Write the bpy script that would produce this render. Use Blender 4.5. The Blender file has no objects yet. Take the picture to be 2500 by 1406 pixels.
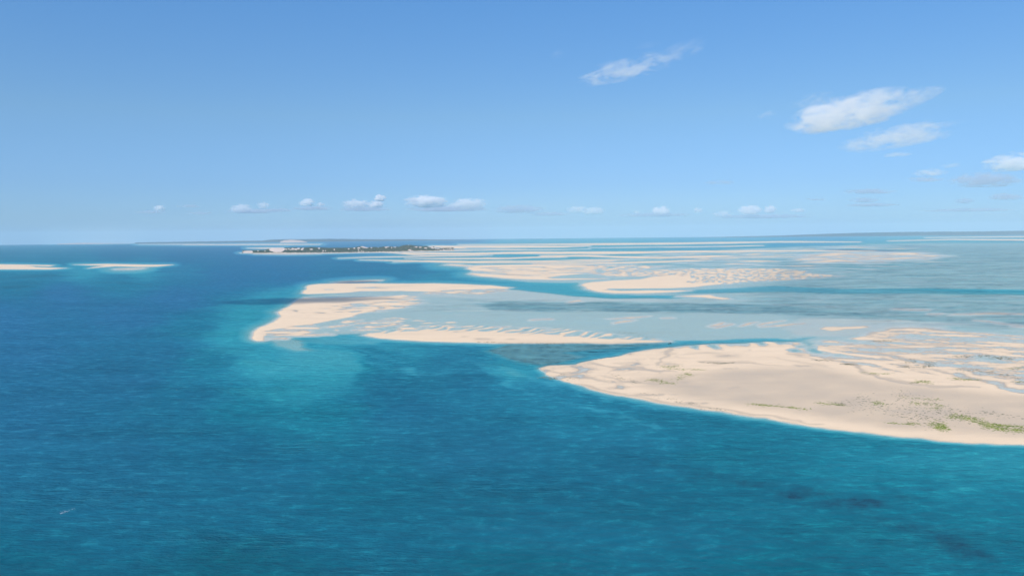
import bpy, math, random
import numpy as np
from mathutils import Vector, Matrix
R_ = math.radians
random.seed(7)
sc = bpy.context.scene
COL = sc.collection

# ---------------------------------------------------------------- camera
F = 1962.0            # focal length in photo pixels (2500 px wide frame)
HCAM = 200.0          # helicopter height above the sea, metres
RE = 7.3e6            # radius of the sea's curve (with refraction)
PITCH = math.atan((703 - 568.5) / F)
ROLL = R_(0.573)
cp, sp, cr, sr = math.cos(PITCH), math.sin(PITCH), math.cos(ROLL), math.sin(ROLL)
FW = np.array([0, cp, -sp]); UP0 = np.array([0, sp, cp]); X0 = np.array([1., 0, 0])
RT = cr * X0 - sr * UP0
UPV = cr * UP0 + sr * X0
cam = bpy.data.cameras.new('camera'); camo = bpy.data.objects.new('camera', cam); COL.objects.link(camo)
cam.sensor_width = 36; cam.lens = 36 * F / 2500; cam.clip_start = 1; cam.clip_end = 400000
m = Matrix([[RT[0], UPV[0], -FW[0], 0], [RT[1], UPV[1], -FW[1], 0], [RT[2], UPV[2], -FW[2], HCAM], [0, 0, 0, 1]])
camo.matrix_world = m
sc.camera = camo

# ---------------------------------------------------------------- sky, sun, exposure
SUN_EL, SUN_AZ = R_(50), R_(212)       # azimuth clockwise from +Y: behind the camera, to the left
SUN = Vector((math.sin(SUN_AZ) * math.cos(SUN_EL), math.cos(SUN_AZ) * math.cos(SUN_EL), math.sin(SUN_EL)))
# clean maritime air: the sky model with its colour balance by height above the horizon
SKYTINT = [(0, (.42, .70, 1.22)), (.06, (.47, .71, 1.12)), (.14, (.63, .86, 1.06)), (.27, (.61, 1.0, 1.30)), (1, (.6, .95, 1.25))]
w = bpy.data.worlds.new('World'); sc.world = w; w.use_nodes = True
nt = w.node_tree; nt.nodes.clear()
sky = nt.nodes.new('ShaderNodeTexSky'); sky.sky_type = 'NISHITA'; sky.sun_disc = False
sky.sun_elevation = SUN_EL; sky.sun_rotation = SUN_AZ; sky.altitude = 200
sky.air_density = 1.0; sky.dust_density = 0.3; sky.ozone_density = 3.0
bg = nt.nodes.new('ShaderNodeBackground'); bg.inputs[1].default_value = 0.11
ow = nt.nodes.new('ShaderNodeOutputWorld')
tcw = nt.nodes.new('ShaderNodeTexCoord'); sxw = nt.nodes.new('ShaderNodeSeparateXYZ'); nt.links.new(tcw.outputs['Generated'], sxw.inputs[0])
mz_ = nt.nodes.new('ShaderNodeMath'); mz_.operation = 'MAXIMUM'; mz_.inputs[1].default_value = .004; nt.links.new(sxw.outputs['Z'], mz_.inputs[0])
cbw = nt.nodes.new('ShaderNodeCombineXYZ'); nt.links.new(sxw.outputs['X'], cbw.inputs[0]); nt.links.new(sxw.outputs['Y'], cbw.inputs[1]); nt.links.new(mz_.outputs[0], cbw.inputs[2]); nt.links.new(cbw.outputs[0], sky.inputs[0])
rw = nt.nodes.new('ShaderNodeValToRGB'); nt.links.new(sxw.outputs['Z'], rw.inputs[0])
ew = rw.color_ramp.elements
while len(ew) < 5: ew.new(.5)
for e_, (p_, c_) in zip(ew, SKYTINT): e_.position = p_; e_.color = (*c_, 1)
mw_ = nt.nodes.new('ShaderNodeMix'); mw_.data_type = 'RGBA'; mw_.blend_type = 'MULTIPLY'; mw_.inputs[0].default_value = 1
nt.links.new(sky.outputs[0], mw_.inputs[6]); nt.links.new(rw.outputs[0], mw_.inputs[7])
nt.links.new(mw_.outputs[2], bg.inputs[0]); nt.links.new(bg.outputs[0], ow.inputs[0])
sun = bpy.data.lights.new('sun', 'SUN'); sun.energy = 4.2; sun.angle = R_(0.53); sun.color = (1, 0.93, 0.82)
suno = bpy.data.objects.new('sun', sun); COL.objects.link(suno)
suno.rotation_euler = (-SUN).to_track_quat('-Z', 'Y').to_euler(); suno.location = (0, -500, 3000)
sc.view_settings.view_transform = 'Standard'; sc.view_settings.look = 'None'
sc.view_settings.exposure = 0.0; sc.view_settings.gamma = 1
sc.cycles.max_bounces = 14; sc.cycles.volume_bounces = 10; sc.cycles.transparent_max_bounces = 12
sc.cycles.use_denoising = True
sc.cycles.sample_clamp_indirect = 6

# ---------------------------------------------------------------- helpers
def tag(o, label=None, cat=None, group=None, kind=None):
    if label: o['label'] = label
    if cat: o['category'] = cat
    if group: o['group'] = group
    if kind: o['kind'] = kind
    return o

def px_dir(u, v):
    return FW + (u - 1250) / F * RT - (v - 703) / F * UPV

def px_sy(u, v):
    """photo pixel -> (s = X/Y, Y) on the curved sea"""
    d = px_dir(u, v); s = d[0] / d[1]; mm = -d[2] / d[1]
    q = (1 + s * s) / RE
    disc = mm * mm - 2 * HCAM * q
    if mm <= 0 or disc <= 0: return s, math.sqrt(2 * HCAM / q)
    return s, (mm - math.sqrt(disc)) / q

def drop(x, y): return -(x * x + y * y) / (2 * RE)

def uw(p):
    s, y = px_sy(*p); return s * F, F * HCAM / y

def at(u, v):
    s, y = px_sy(u, v); return s * y, y

_rng = np.random.RandomState(11)
_P = _rng.permutation(512); _P = np.concatenate([_P, _P]); _G = _rng.rand(512) * 2 * np.pi
_GX, _GY = np.cos(_G), np.sin(_G)
def perlin(x, y, seed=0):
    x = np.asarray(x, float) + seed * 17.31; y = np.asarray(y, float) + seed * 9.17
    xi = np.floor(x).astype(int); yi = np.floor(y).astype(int); xf = x - xi; yf = y - yi
    u = xf * xf * xf * (xf * (xf * 6 - 15) + 10); v = yf * yf * yf * (yf * (yf * 6 - 15) + 10)
    def g(ix, iy, dx, dy):
        h = _P[(_P[ix & 511] + iy) & 511]; return _GX[h] * dx + _GY[h] * dy
    a = g(xi, yi, xf, yf); b = g(xi + 1, yi, xf - 1, yf); c = g(xi, yi + 1, xf, yf - 1); d = g(xi + 1, yi + 1, xf - 1, yf - 1)
    return ((a + u * (b - a)) * (1 - v) + (c + u * (d - c)) * v) * 1.5
def fbm(x, y, o=4, seed=0, gain=.5):
    r = 0; a = 1.
    for k in range(o):
        r = r + a * perlin(x, y, seed + k * 3); x = x * 2.03; y = y * 2.03; a *= gain
    return r
def sstep(a, b, x):
    t = np.clip((x - a) / (b - a), 0, 1); return t * t * (3 - 2 * t)

# ---------------------------------------------------------------- ground grid (s = X/Y by distance rows)
def spaced(lo, hi, step): return np.arange(lo, hi, step)
Ucol = np.concatenate([spaced(-2600, -1340, 12), spaced(-1340, 1340, 2.0), spaced(1340, 2601, 12)])
Wrow = [6.2]
while Wrow[-1] < 1500:
    q = Wrow[-1]; Wrow.append(q + (min(1.45, .16 + .009 * q) if q < 900 else 14))
Wrow = np.array(Wrow)
NU, NW = len(Ucol), len(Wrow)
UU, WW = np.meshgrid(Ucol, Wrow)
YY = F * HCAM / WW; XX = UU / F * YY
LW = np.log(WW)
# self-similar coordinates: equal steps look equally large at any distance
A_, B_ = UU / 100., LW * 12.0
warp1 = fbm(A_ * .9, B_ * 1.2, 4, 1); warp2 = fbm(A_ * .9, B_ * 1.2, 4, 40)
fine1 = fbm(A_ * 4, B_ * 4, 3, 60)
UWp = UU + 9 * warp1 + 1.5 * fine1
WWp = WW * (1 + .006 * warp2)

def window(pts, mu, mw):
    i0 = max(0, np.searchsorted(Ucol, min(p[0] for p in pts) - mu)); i1 = min(NU, np.searchsorted(Ucol, max(p[0] for p in pts) + mu) + 1)
    j0 = max(0, np.searchsorted(Wrow, min(p[1] for p in pts) - mw)); j1 = min(NW, np.searchsorted(Wrow, max(p[1] for p in pts) + mw) + 1)
    return slice(j0, j1), slice(i0, i1)

def sdf(pts, k=4., margin=60, wp=1.0):
    """signed distance (negative inside) of a px outline, in horizontal px; k = how much vertical px weigh"""
    P = [uw(p) for p in pts]
    wm = np.mean([p[1] for p in P]); mw = margin / k * 1.3
    win = window(P, margin, mw)
    u = UU[win] + (UWp[win] - UU[win]) * wp; w_ = WW[win] + (WWp[win] - WW[win]) * wp
    d2 = np.full(u.shape, 1e18); ins = np.zeros(u.shape, bool)
    n = len(P)
    for i in range(n):
        ax, ay = P[i]; bx, by = P[(i + 1) % n]
        ex, ey = bx - ax, (by - ay) * k
        px, py = u - ax, (w_ - ay) * k
        L = ex * ex + ey * ey + 1e-9
        t = np.clip((px * ex + py * ey) / L, 0, 1)
        d2 = np.minimum(d2, (px - t * ex) ** 2 + (py - t * ey) ** 2)
        c = ((ay > w_) != (by > w_))
        if by != ay: ins ^= c & (u < (bx - ax) * (w_ - ay) / (by - ay) + ax)
    d = np.sqrt(d2); d[ins] *= -1
    return win, d

def stroke(pts, th):
    """thin band outline round a px polyline; th px thick in the middle, tapering"""
    n = len(pts); top, bot = [], []
    for i, (u, v) in enumerate(pts):
        t = th[i] if hasattr(th, '__len__') else th * (.25 if i in (0, n - 1) else 1)
        top.append((u, v - t / 2)); bot.append((u, v + t / 2))
    return top + bot[::-1]

# ---------------------------------------------------------------- open-water depth and tint
BGPTS = [  # u, v, depth, blue tint 0..1
 (0,1400,15,.1),(600,1400,15,.05),(1250,1400,14,.05),(1900,1400,11,.0),(2450,1400,9,.0),(2450,1250,7.5,0),
 (50,1000,13,.65),(50,850,13,.85),(300,1100,13,.45),(600,1150,11,.3),(900,1200,11.5,.15),(1250,1250,11.5,.2),(1600,1250,11,.15),
 (0,780,13,1),(150,720,13,1),(300,770,13,.95),(430,730,13,1),(400,860,10,.55),(560,680,12,.9),(300,930,12,.6),
 (480,790,7.5,.3),(560,820,3.8,.0),(600,770,4,0),(510,880,6.5,.2),(640,890,3.3,.0),(660,740,3.6,.1),(720,712,4,.2),(700,960,4.4,0),(780,900,3.3,0),(850,890,3.2,0),
 (600,1000,7.5,.1),(780,1010,6.5,.05),(450,980,9,.35),(500,1080,11,.3),
 (960,950,9.5,.3),(1000,1000,10,.4),(1150,1100,11,.35),(930,870,6.5,.2),(1000,860,5,.15),(1100,880,6.5,.3),(1150,930,9,.35),
 (1250,900,4,.1),(1350,960,6.5,.25),(1500,1020,7.5,.2),(1800,1100,7.5,.05),(2100,1120,6,.0),(2400,1130,5,.0),(1500,1130,10,.25),(1800,1200,9.5,.08),(2100,1250,8.5,0),
 (700,680,11,.9),(650,640,12,.9),(560,600,12,.8),(850,660,9,.6),(1000,655,7.5,.5),(1080,675,5.5,.3),(1120,650,4.5,.3),
 (60,670,6,.2),(60,690,8,.3),(200,665,4.2,.15),(350,665,4.6,.15),(300,690,7,.3),(450,660,7,.5),(150,625,8,.3),(300,615,10,.5),(0,610,8,.3),(450,625,12,.7),
 (1250,615,2.2,.3),(1500,620,2,.3),(1400,690,2,.1),(1300,650,2,.2),(1700,600,2.5,.5),(2000,590,4,.6),(2400,600,1.6,.3),(2100,640,1,.2),(2400,680,1,.1),(2600,1200,6,0),(-150,900,13,.7),(2700,700,1,.1),(900,598,10,.9),(1100,594,9,.9),
]
# evaluated on a coarse lattice, then spread to the grid
cU = np.linspace(-2600, 2600, 261); cL = np.linspace(LW.min(), LW.max(), 200)
gU, gL = np.meshgrid(cU, cL)
num = np.zeros(gU.shape); numb = np.zeros(gU.shape); den = np.zeros(gU.shape)
for (u, v, dp, b) in BGPTS:
    pu, pw = uw((u, v))
    ap = np.exp((gL + math.log(pw)) / 2)              # vertical distances in pixel units
    r2 = (gU - pu) ** 2 + ((gL - math.log(pw)) * ap * 2.2) ** 2 + 300
    k_ = 1 / r2 ** 1.6
    num += k_ * math.log(dp); numb += k_ * b; den += k_
cD = num / den; cB = numb / den
fi = (UU + 26 * warp1 - cU[0]) / (cU[1] - cU[0]); fj = (LW + .02 * warp2 - cL[0]) / (cL[1] - cL[0])
fi = np.clip(fi, 0, len(cU) - 1.001); fj = np.clip(fj, 0, len(cL) - 1.001)
i0 = fi.astype(int); j0 = fj.astype(int); a = fi - i0; b = fj - j0
def bil(c): return (c[j0, i0] * (1 - a) + c[j0, i0 + 1] * a) * (1 - b) + (c[j0 + 1, i0] * (1 - a) + c[j0 + 1, i0 + 1] * a) * b
Z = -np.exp(bil(cD)); BL = np.clip(bil(cB), 0, 1)
Z *= 1 + .10 * fbm(A_ * .7, B_ * .9, 4, 5)
GR = np.zeros(Z.shape)                                 # sea grass / dark bottom
ID = np.zeros(Z.shape, int)                            # which sandbank

def flat(pts, depth, soft=30, k=4, grass=None, wp=1.):
    win, d = sdf(pts, k, soft * 1.2, wp)
    t = sstep(soft, -soft, d)
    Z[win] = Z[win] * (1 - t) - depth * t
    if grass is not None: GR[win] = GR[win] * (1 - t) + grass * t
def grass(pts, g, soft=15, k=5):
    win, d = sdf(pts, k, soft * 1.2); t = sstep(soft, -soft, d); GR[win] = np.maximum(GR[win], g * t)
BANKS = []
def bank(name, pts, top=.6, inner=14, skirt=18, sdep=1., k=4, lift=0., wp=1., pw=1.15, dry=None, mg=5):
    """a bar of sand that rises through the sea; its slope runs on under water"""
    BANKS.append(name)
    win, d = sdf(pts, k, skirt * mg, wp)
    ins = top * (1 - np.exp(np.minimum(d, 0) / inner)) + lift
    out = -sdep * np.power(np.maximum(d, 0) / skirt, pw)
    z = np.where(d < 0, ins, out)
    t = sstep(skirt * mg, skirt * mg * .6, d)
    zz = Z[win]
    z = z * t + np.minimum(zz, z) * (1 - t)
    up = z > zz
    Z[win] = np.where(up, z, zz)
    sub = ID[win]; sub[(d < 2) & up] = len(BANKS)
    ID[win] = sub
    return win, d
def carve(pts, depth, soft=8, k=4, wp=1.):
    win, d = sdf(pts, k, soft * 1.5, wp); t = sstep(soft, -soft, d)
    Z[win] = np.where(Z[win] > -depth, Z[win] * (1 - t) - depth * t, Z[win])

# shallow tidal flats, widest first
flat([(1130,668),(1160,655),(1300,640),(1500,625),(1700,610),(2000,598),(2300,592),(2560,592),(3600,600),(3600,900),(2500,880),(2000,840),(1900,828),(1640,836),(1400,830),(1100,822),(900,818),(760,822),(690,826),(640,820),(690,780),(730,720),(900,706),(1240,702),(1400,724),(1340,700),(1260,690)], .34, 22, 4, .0)
flat([(1900,640),(2200,600),(2560,596),(3600,600),(3600,800),(2560,800),(2200,790),(1950,775),(1850,740),(1850,690)], .45, 60, 5, .30)
flat([(1160,742),(1250,737),(1500,738),(1850,742),(2050,760),(2200,775),(1900,768),(1700,762),(1400,760),(1200,757)], .55, 16, 6, .5, 2.2)
flat([(1000,715),(1240,706),(1420,722),(1600,728),(1680,736),(1400,737),(1200,733),(1000,722)], .2, 18, 6, .05)
flat([(1960,776),(2150,778),(2240,784),(2400,790),(2200,800),(2120,815),(2060,822),(1950,820),(1900,800)], .16, 20, 6, .1)
# teal channels
carve([(1130,672),(1180,682),(1290,690),(1400,692),(1420,702),(1470,716),(1560,722),(1700,722),(1660,727),(1500,727),(1400,722),(1320,712),(1220,704),(1120,698),(1040,692),(1000,686)], 2.6, 12, 4)
carve([(1580,716),(1750,706),(1900,698),(2050,706),(2250,704),(2520,709),(3600,716),(3600,730),(2520,720),(2250,716),(2050,716),(1900,712),(1700,716)], 1.5, 14, 5)
carve([(2180,707),(2350,706),(2520,709),(3600,718),(3600,726),(2520,716),(2350,713)], 2.8, 12, 5)
# greenish shallows between the middle bar and the big front bank
flat([(1230,838),(1640,838),(1560,852),(1480,864),(1400,880),(1320,896),(1250,880),(1180,858)], .95, 22, 4, .65)
carve([(1380,862),(1480,851),(1600,843),(1700,838),(1780,835.5),(1740,841),(1640,848),(1540,858),(1440,870)], 2.8, 10, 4)
carve([(1700,838),(1850,832),(1990,823),(1960,829),(1860,835),(1740,841)], 1.1, 9, 4)
# turquoise fan in front of the left spit, with its sharp lee edge
win, d = sdf([(620,835),(700,850),(790,850),(850,858),(868,880),(872,905),(850,940),(820,975),(760,1005),(700,985),(640,940),(600,890)], 2.2, 60, 1.5)
fd = 2.9 + 4.5 * sstep(300, 460, WW[win]) + 1.5 * sstep(-520, -660, UU[win])
t = sstep(12, -20, d); Z[win] = Z[win] * (1 - t) + t * np.maximum(Z[win], -fd)
win, d = sdf([(872,852),(915,858),(1000,876),(1110,925),(1060,1010),(900,1030),(815,1012),(822,988),(850,945),(876,905),(872,880)], 2.2, 60, 1.5)
t = sstep(8, -26, d); Z[win] = np.minimum(Z[win], Z[win] * (1 - t) - t * (6.6 + 1.6 * warp1[win]))
flat([(640,832),(700,822),(760,830),(740,845),(765,857),(720,858),(670,846)], .7, 16, 3)
flat([(760,820),(900,822),(960,832),(900,840),(800,842),(740,836)], 2.2, 16, 4)

# ---- the sandbanks
bank('sandbank', [(736,716),(742,710),(749,705),(750,699),(758,696),(780,693.5),(830,692),(900,692),(1000,693),(1060,692),(1130,694),(1200,697),(1225,700),(1252,702.5),(1220,706),(1180,711),(1150,714),(1060,712),(980,710.5),(880,711),(850,714),(780,717),(750,718)], .8, 9, 14, 1.8, wp=.4)
bank('sandbank', stroke([(815,690.5),(850,688),(900,685.5),(925,684.5)], 2.6), .35, 4, 12, 1.0)
bank('sandbank', [(616,824),(618,815),(622,808),(636,798),(655,792),(668,786),(680,777),(690,773),(684,768),(678,762),(690,757),(702,751),(710,745),(720,737),(728,731),(745,727),(800,728),(860,727),(920,725),(960,722.5),(985,720),(996,721.5),(985,727),(1010,731),(1018,737),(990,741),(1000,746),(975,752),(930,757),(900,762),(880,766),(850,773),(840,776),(810,781),(780,788),(740,794),(700,800),(680,806),(690,811),(668,819),(675,824),(655,829),(640,832),(628,832),(620,829)], .9, 10, 15, 1.2, wp=.35)
bank('sandbank', [(884,818),(930,825.5),(990,830),(1060,834),(1150,836.5),(1280,838),(1400,838),(1500,838),(1580,836.5),(1645,834.5),(1600,832),(1540,829.5),(1480,827),(1440,823),(1400,819),(1340,816),(1300,813),(1250,812),(1200,809),(1150,807),(1100,806),(1060,805),(1000,808),(960,810),(920,813)], .8, 10, 10, .9)
bank('sandbank', [(1153,669.5),(1185,675),(1230,679.5),(1290,682.3),(1350,683),(1440,682),(1480,681),(1420,679.5),(1350,679.5),(1330,677),(1380,671),(1440,666),(1500,661),(1580,655.5),(1560,652),(1470,648.5),(1400,646.5),(1300,646),(1200,647),(1160,648.2),(1100,645.2),(1085,646.8),(1130,649.5),(1155,651),(1165,655),(1175,660),(1165,665)], .6, 10, 14, .9)
bank('sandbank', [(1416,697),(1425,692),(1445,688.5),(1500,684.5),(1560,681.5),(1600,675.5),(1650,671),(1720,670),(1850,668.5),(1950,667),(2030,673),(2000,676),(1950,680),(1900,684),(1840,687),(1790,690),(1750,695),(1700,700),(1640,703),(1560,705),(1500,706),(1480,707.5),(1520,710.5),(1600,709.5),(1690,709.2),(1640,713),(1560,716),(1500,715),(1460,711.5),(1432,704)], .7, 9, 14, .9)
bank('sandbank', [(1500,674.5),(1560,670.5),(1600,664.5),(1640,662),(1700,657.5),(1840,656.3),(1900,657),(1960,662),(1960,666),(1850,667.2),(1720,668.6),(1650,669.6),(1600,672.5),(1560,674.5)], .35, 12, 10, .6)
bank('sandbank', [(1655,723.5),(1730,720),(1745,724),(1792,730),(1765,731),(1722,726)], .35, 7, 9, .5)
D = [(1316,899),(1340,915),(1380,930),(1430,948),(1500,963),(1560,974),(1640,988),(1700,997),(1800,1011),(1900,1027),(2000,1042),(2100,1055),(2200,1066),(2300,1075),(2400,1081),(2500,1086),(2800,1096),(3200,1100),(3500,1000),(3500,880),(2600,865),(2300,880),(2150,872),(2060,868),(2000,850),(1980,836),(1900,835),(1820,838),(1740,840),(1660,846),(1600,852),(1540,861),(1500,872),(1450,880),(1400,890),(1340,893)]
winD, dD = bank('sandbank', D, .9, 40, 12, 2.0, k=2.6)
bank('sandbank', [(1995,801.5),(2025,797),(2060,798),(2105,797),(2120,800),(2080,803),(2030,805)], .3, 9, 10, .3, wp=2)
bank('sandbank', [(2140,812),(2180,803),(2215,801.5),(2275,804),(2285,812),(2240,816),(2180,815)], .3, 9, 20, .12)
bank('sandbank', [(2000,842),(2015,836),(2065,835),(2060,842),(2035,850),(2005,851)], .25, 7, 16, .15, wp=2)
# left bar in the distance
bank('sandbank', [(-400,644),(0,645.2),(60,646),(128,647.8),(126,650),(60,648.6),(90,652),(165,654.8),(120,657.5),(0,657.5),(-400,658)], .5, 8, 12, 3.0)
bank('sandbank', [(180,645.8),(260,644.6),(320,645.6),(422,646.2),(385,650.6),(340,651.2),(285,650),(215,655),(250,649)], .45, 7, 12, 3.0)
bank('sandbank', stroke([(285,657.3),(320,656.5),(345,655)], 1.8), .25, 6, 12, .6)
# the long thin bars towards the horizon
STR = [
 ([(880,634.5),(1000,637),(1100,640.2),(1250,641),(1440,638.5),(1500,637)], 2.4), ([(1300,644.3),(1440,643.5),(1560,640.5),(1680,637),(1779,634.2)], [1,3,3.6,2.4,.6]),
 ([(960,640),(1040,637.2),(1160,638.2),(1300,637.5),(1440,635),(1520,633.6)], 1.8),
 ([(990,631),(1100,631.4),(1240,630.8),(1330,627.8),(1380,627.6)], 2.2), ([(1320,624.6),(1440,624.5),(1520,627.8),(1620,629),(1740,625.8),(1850,626.3),(2010,627.5)], [2,3,4.2,4.2,2.4,1.8,1]),
 ([(980,618.5),(1060,619),(1160,619.8),(1240,617.6),(1380,617),(1500,617.5),(1640,615),(1840,613),(1990,612.6),(2142,611.6)], [3,4,4.5,4,5,4.6,3.8,3.6,2.4,.8]),
 ([(840,611.5),(960,617),(1040,624.5),(1120,624),(1200,623)], 1.8), ([(830,630.5),(900,628),(1000,626.5),(1090,625)], 1.5),
 ([(1060,600.4),(1120,602.5),(1240,602.4),(1360,602.2),(1440,600.5)], [1,4,5,3.4,1]),
 ([(1120,597.6),(1280,596.8),(1440,596.3),(1620,595),(1760,593),(1900,590.6),(2100,590.8)], [1,1.6,3.2,3.4,3.2,2.4,.8]),
 ([(1440,604.5),(1640,603.2),(1780,601.2),(1860,599.6)], 1.1),
 ([(1085,613.4),(1200,610.5),(1330,609.8),(1440,608.4)], 1.1), ([(1120,606.9),(1300,610),(1200,608.5)], .8),
 ([(2170,588.4),(2320,584.8),(2520,586),(3200,590)], [.8,1.8,3,3]), ([(2260,580.2),(2380,579),(2520,577.8),(3200,575)], [.8,1.4,2,2]),
 ([(1960,622.5),(2100,623),(2220,622.6)], 1.1),
 ([(1800,638.3),(1850,636.5),(1905,638)], 1.1), ([(1860,641.5),(1905,640.4)], 1), ([(1940,633.4),(2020,634),(2100,633.6)], 1.1),
 ([(1960,640.5),(2060,639.8),(2150,639.3),(2200,638.4)], 1.5),
 ([(450,597.6),(560,597.2),(700,597.0),(780,596.8)], [.8,1.6,1.8,.7]), ([(340,596.6),(440,596.6),(520,596.2)], 1),
 ([(590,617.6),(640,618.2),(760,618.6),(850,617.2),(960,615.4),(1060,613.2),(1120,611.2),(1180,611)], [.6,1.8,1.2,1,1,1.4,1.8,.5]),
 ([(605,605.8),(640,606),(690,605.6)], [.5,2,1.6]), ([(1050,601),(1090,604),(1140,606.5)], [1.5,4.5,1]),
 ([(120,594.9),(190,594.3),(240,594.6),(330,593.6)], [.4,1.5,1.8,.6]),
 ([(620,620.3),(700,621),(780,620)], 1.0), ([(1560,674),(1500,678),(1440,676.5)], 0.1),
]
for p, th in STR:
    bank('sandbank', stroke(p, th), .4, 5, 8, 1.2, k=4, wp=.5, mg=3)

# pools and creases that cut the banks
carve([(772,706.6),(800,704.8),(840,706.8),(800,708)], .1, 3, 5)
carve([(1480,704),(1600,704.4),(1700,703),(1620,708.4),(1520,709.4)], .45, 4, 4)
# ripple fields: height waves around the waterline
def field(pts, amp, su, sw, soft=20, k=4, seed=0, shear=0., off=0., base=None, sharp=1.):
    win, d = sdf(pts, k, soft * 1.2); t = sstep(soft, -soft, d)
    n = fbm(UU[win] / su + shear * LW[win], LW[win] * sw + UU[win] * 0, 3, seed, .55)
    n = n + .35 * fbm(UU[win] / su * 3, LW[win] * sw * 3, 2, seed + 9)
    if base is None: Z[win] += t * (amp * n + off)
    else: Z[win] = Z[win] * (1 - t) + t * (base + amp * n)
    return win, t, n
# cellular sand of the far right bank
field([(1660,673),(1700,669),(1850,668),(1960,666),(2060,674),(1960,682),(1840,688),(1760,694),(1660,692),(1690,682)], .42, 15, 38, 16, 4, 3, base=.04)
field([(1440,668),(1560,662),(1640,657),(1700,655),(1900,655),(1980,662),(1850,667),(1700,668.5),(1560,674),(1480,674)], .40, 17, 38, 12, 4, 5, base=.05)
field([(1440,648),(1560,646),(1620,652),(1540,664),(1440,668),(1380,668)], .42, 28, 34, 14, 4, 6, base=-.02)
field([(1200,650),(1460,648),(1440,664),(1340,676),(1240,674),(1180,664)], .36, 90, 40, 14, 4, 6, base=.13)
field([(1130,648),(1215,649),(1250,662),(1230,672),(1150,670)], .45, 110, 36, 14, 4, 7, base=.05)
# streaky right half of the left spit and lower edge of the upper spit
field([(840,728),(1010,722),(1040,738),(980,752),(900,762),(820,770),(780,750)], .50, 80, 48, 26, 4, 8, shear=-9, base=.06)
field([(700,752),(830,745),(860,760),(760,775),(700,768)], .42, 80, 44, 16, 4, 18, shear=-9, base=.22)
field([(716,742),(830,728),(960,726),(940,736),(800,744)], .25, 90, 60, 12, 4, 28, shear=-4, base=.3)
field([(640,800),(700,782),(860,768),(860,772),(700,800)], .2, 120, 40, 12, 4, 29, shear=-9, base=.35)
field([(1050,708),(1250,702),(1230,712),(1120,722),(1040,716)], .36, 55, 42, 12, 4, 9, shear=-8, base=-.02)
field([(860,694),(1200,696),(1100,709),(860,708)], .42, 150, 50, 6, 4, 19, base=.28)
field([(640,806),(760,790),(790,800),(740,818),(700,830),(640,832)], .36, 110, 46, 12, 4, 10, shear=-6, base=-.02)
# feathered back of the middle bar
win, d = sdf([(880,815),(1000,800),(1080,792),(1200,796),(1330,798),(1420,806),(1530,818),(1640,832),(1440,826),(1300,818),(1200,814),(1060,810),(960,813)], 4, 30)
t = sstep(10, -10, d)
wv_ = 1.1 * fbm(UU[win] / 70, LW[win] * 14, 3, 14)
ph = 2 * np.pi * ((LW[win] - 5.5) * (30 - 8 * sstep(-50, 300, UU[win])) + UU[win] / 46. + .6 * wv_)
st = 1.25 * np.sin(ph) * (.75 + .7 * fbm(UU[win] / 50, LW[win] * 16, 2, 15))
Z[win] = Z[win] * (1 - t) + t * np.clip(Z[win] * .6, -.14, .3) + t * .30 * st
win, d = sdf([(800,812),(800,784),(960,776),(1120,786),(1100,800),(1000,806),(900,814)], 4, 30); t = sstep(20, -10, d)
Z[win] += t * np.maximum(0, fbm(UU[win] / 40 + LW[win] * 10, LW[win] * 52, 2, 16) - .15) * 1.2
for p in [[(804,798.4),(830,796.6),(859,793)],[(848,784),(880,782)],[(923,783.6),(955,781.8)],[(880,800.5),(920,797),(962,792)],[(868,807),(905,804.6)],[(900,796.5),(940,793),(978,789)],[(885,789),(915,786.5)],[(690,819),(760,816.8),(800,817)],
          [(1490,778.5),(1540,775.6),(1580,772.6)],[(1498,788.6),(1520,785),(1545,782.4)],[(1290,782),(1340,778.6)],[(1385,737.3),(1410,733.6),(1418,735.4)],[(1620,776.6),(1640,775.6)],
          [(1728,795.5),(1745,792),(1762,788)],[(1750,799.5),(1765,794),(1780,791)],[(1735,797),(1772,793)],[(1802,794.5),(1830,789.6),(1850,785.6)],[(1855,793),(1885,787),(1906,783.4)],[(1862,797),(1910,794.6),(1960,789)],[(1210,799),(1220,797.5)],[(1234,798.6),(1246,796.8)],
          [(2330,768),(2420,765.5),(2520,767)],[(2190,755),(2260,756.5)],[(2270,766.6),(2300,766.9)],[(2455,820),(2500,819)],[(2470,796),(2520,799)],[(2380,782.5),(2520,796)]]:
    bank('sandbank', stroke(p, 1.9), .22, 4, 8, .16, k=4, wp=1.3, mg=3)
# far tidal maze, long across the view
farm, d = sdf([(1130,652),(1200,605),(1500,590),(1900,585),(2250,600),(2320,640),(2050,668),(1950,655),(1700,655),(1500,646),(1300,644)], 4, 30)
t = sstep(20, -20, d)
n = fbm(UU[farm] / 120, LW[farm] * 26, 3, 21, .6)
Z[farm] += t * (.6 * n * np.clip(-Z[farm] * 2 + .5, 0, 1))
farr, d = sdf([(1930,622),(2100,612),(2230,614),(2330,625),(2260,636),(2100,642),(1960,640)], 4, 30); t = sstep(20, -20, d)
Z[farr] = Z[farr] * (1 - t) + t * (-.03 + .25 * fbm(UU[farr] / 90, LW[farr] * 30, 3, 22, .6))
GR[farr] *= (1 - t)
# subtle streaks of bottom all over the right-hand flats
fl, d = sdf([(1850,690),(1930,640),(2560,600),(3600,600),(3600,860),(2500,835),(2200,795),(1900,770),(1700,765),(1200,770),(1000,760),(1100,725),(1700,735)], 5, 50); t = sstep(40, -40, d)
Z[fl] += t * (.2 * fbm(UU[fl] / 120, LW[fl] * 40, 4, 23, .6) * np.clip(-Z[fl] * 1.5, 0, 1))
GR[fl] = np.clip(GR[fl] + t * .32 * fbm(UU[fl] / 150, LW[fl] * 32, 4, 24, .6), 0, 1)
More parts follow.
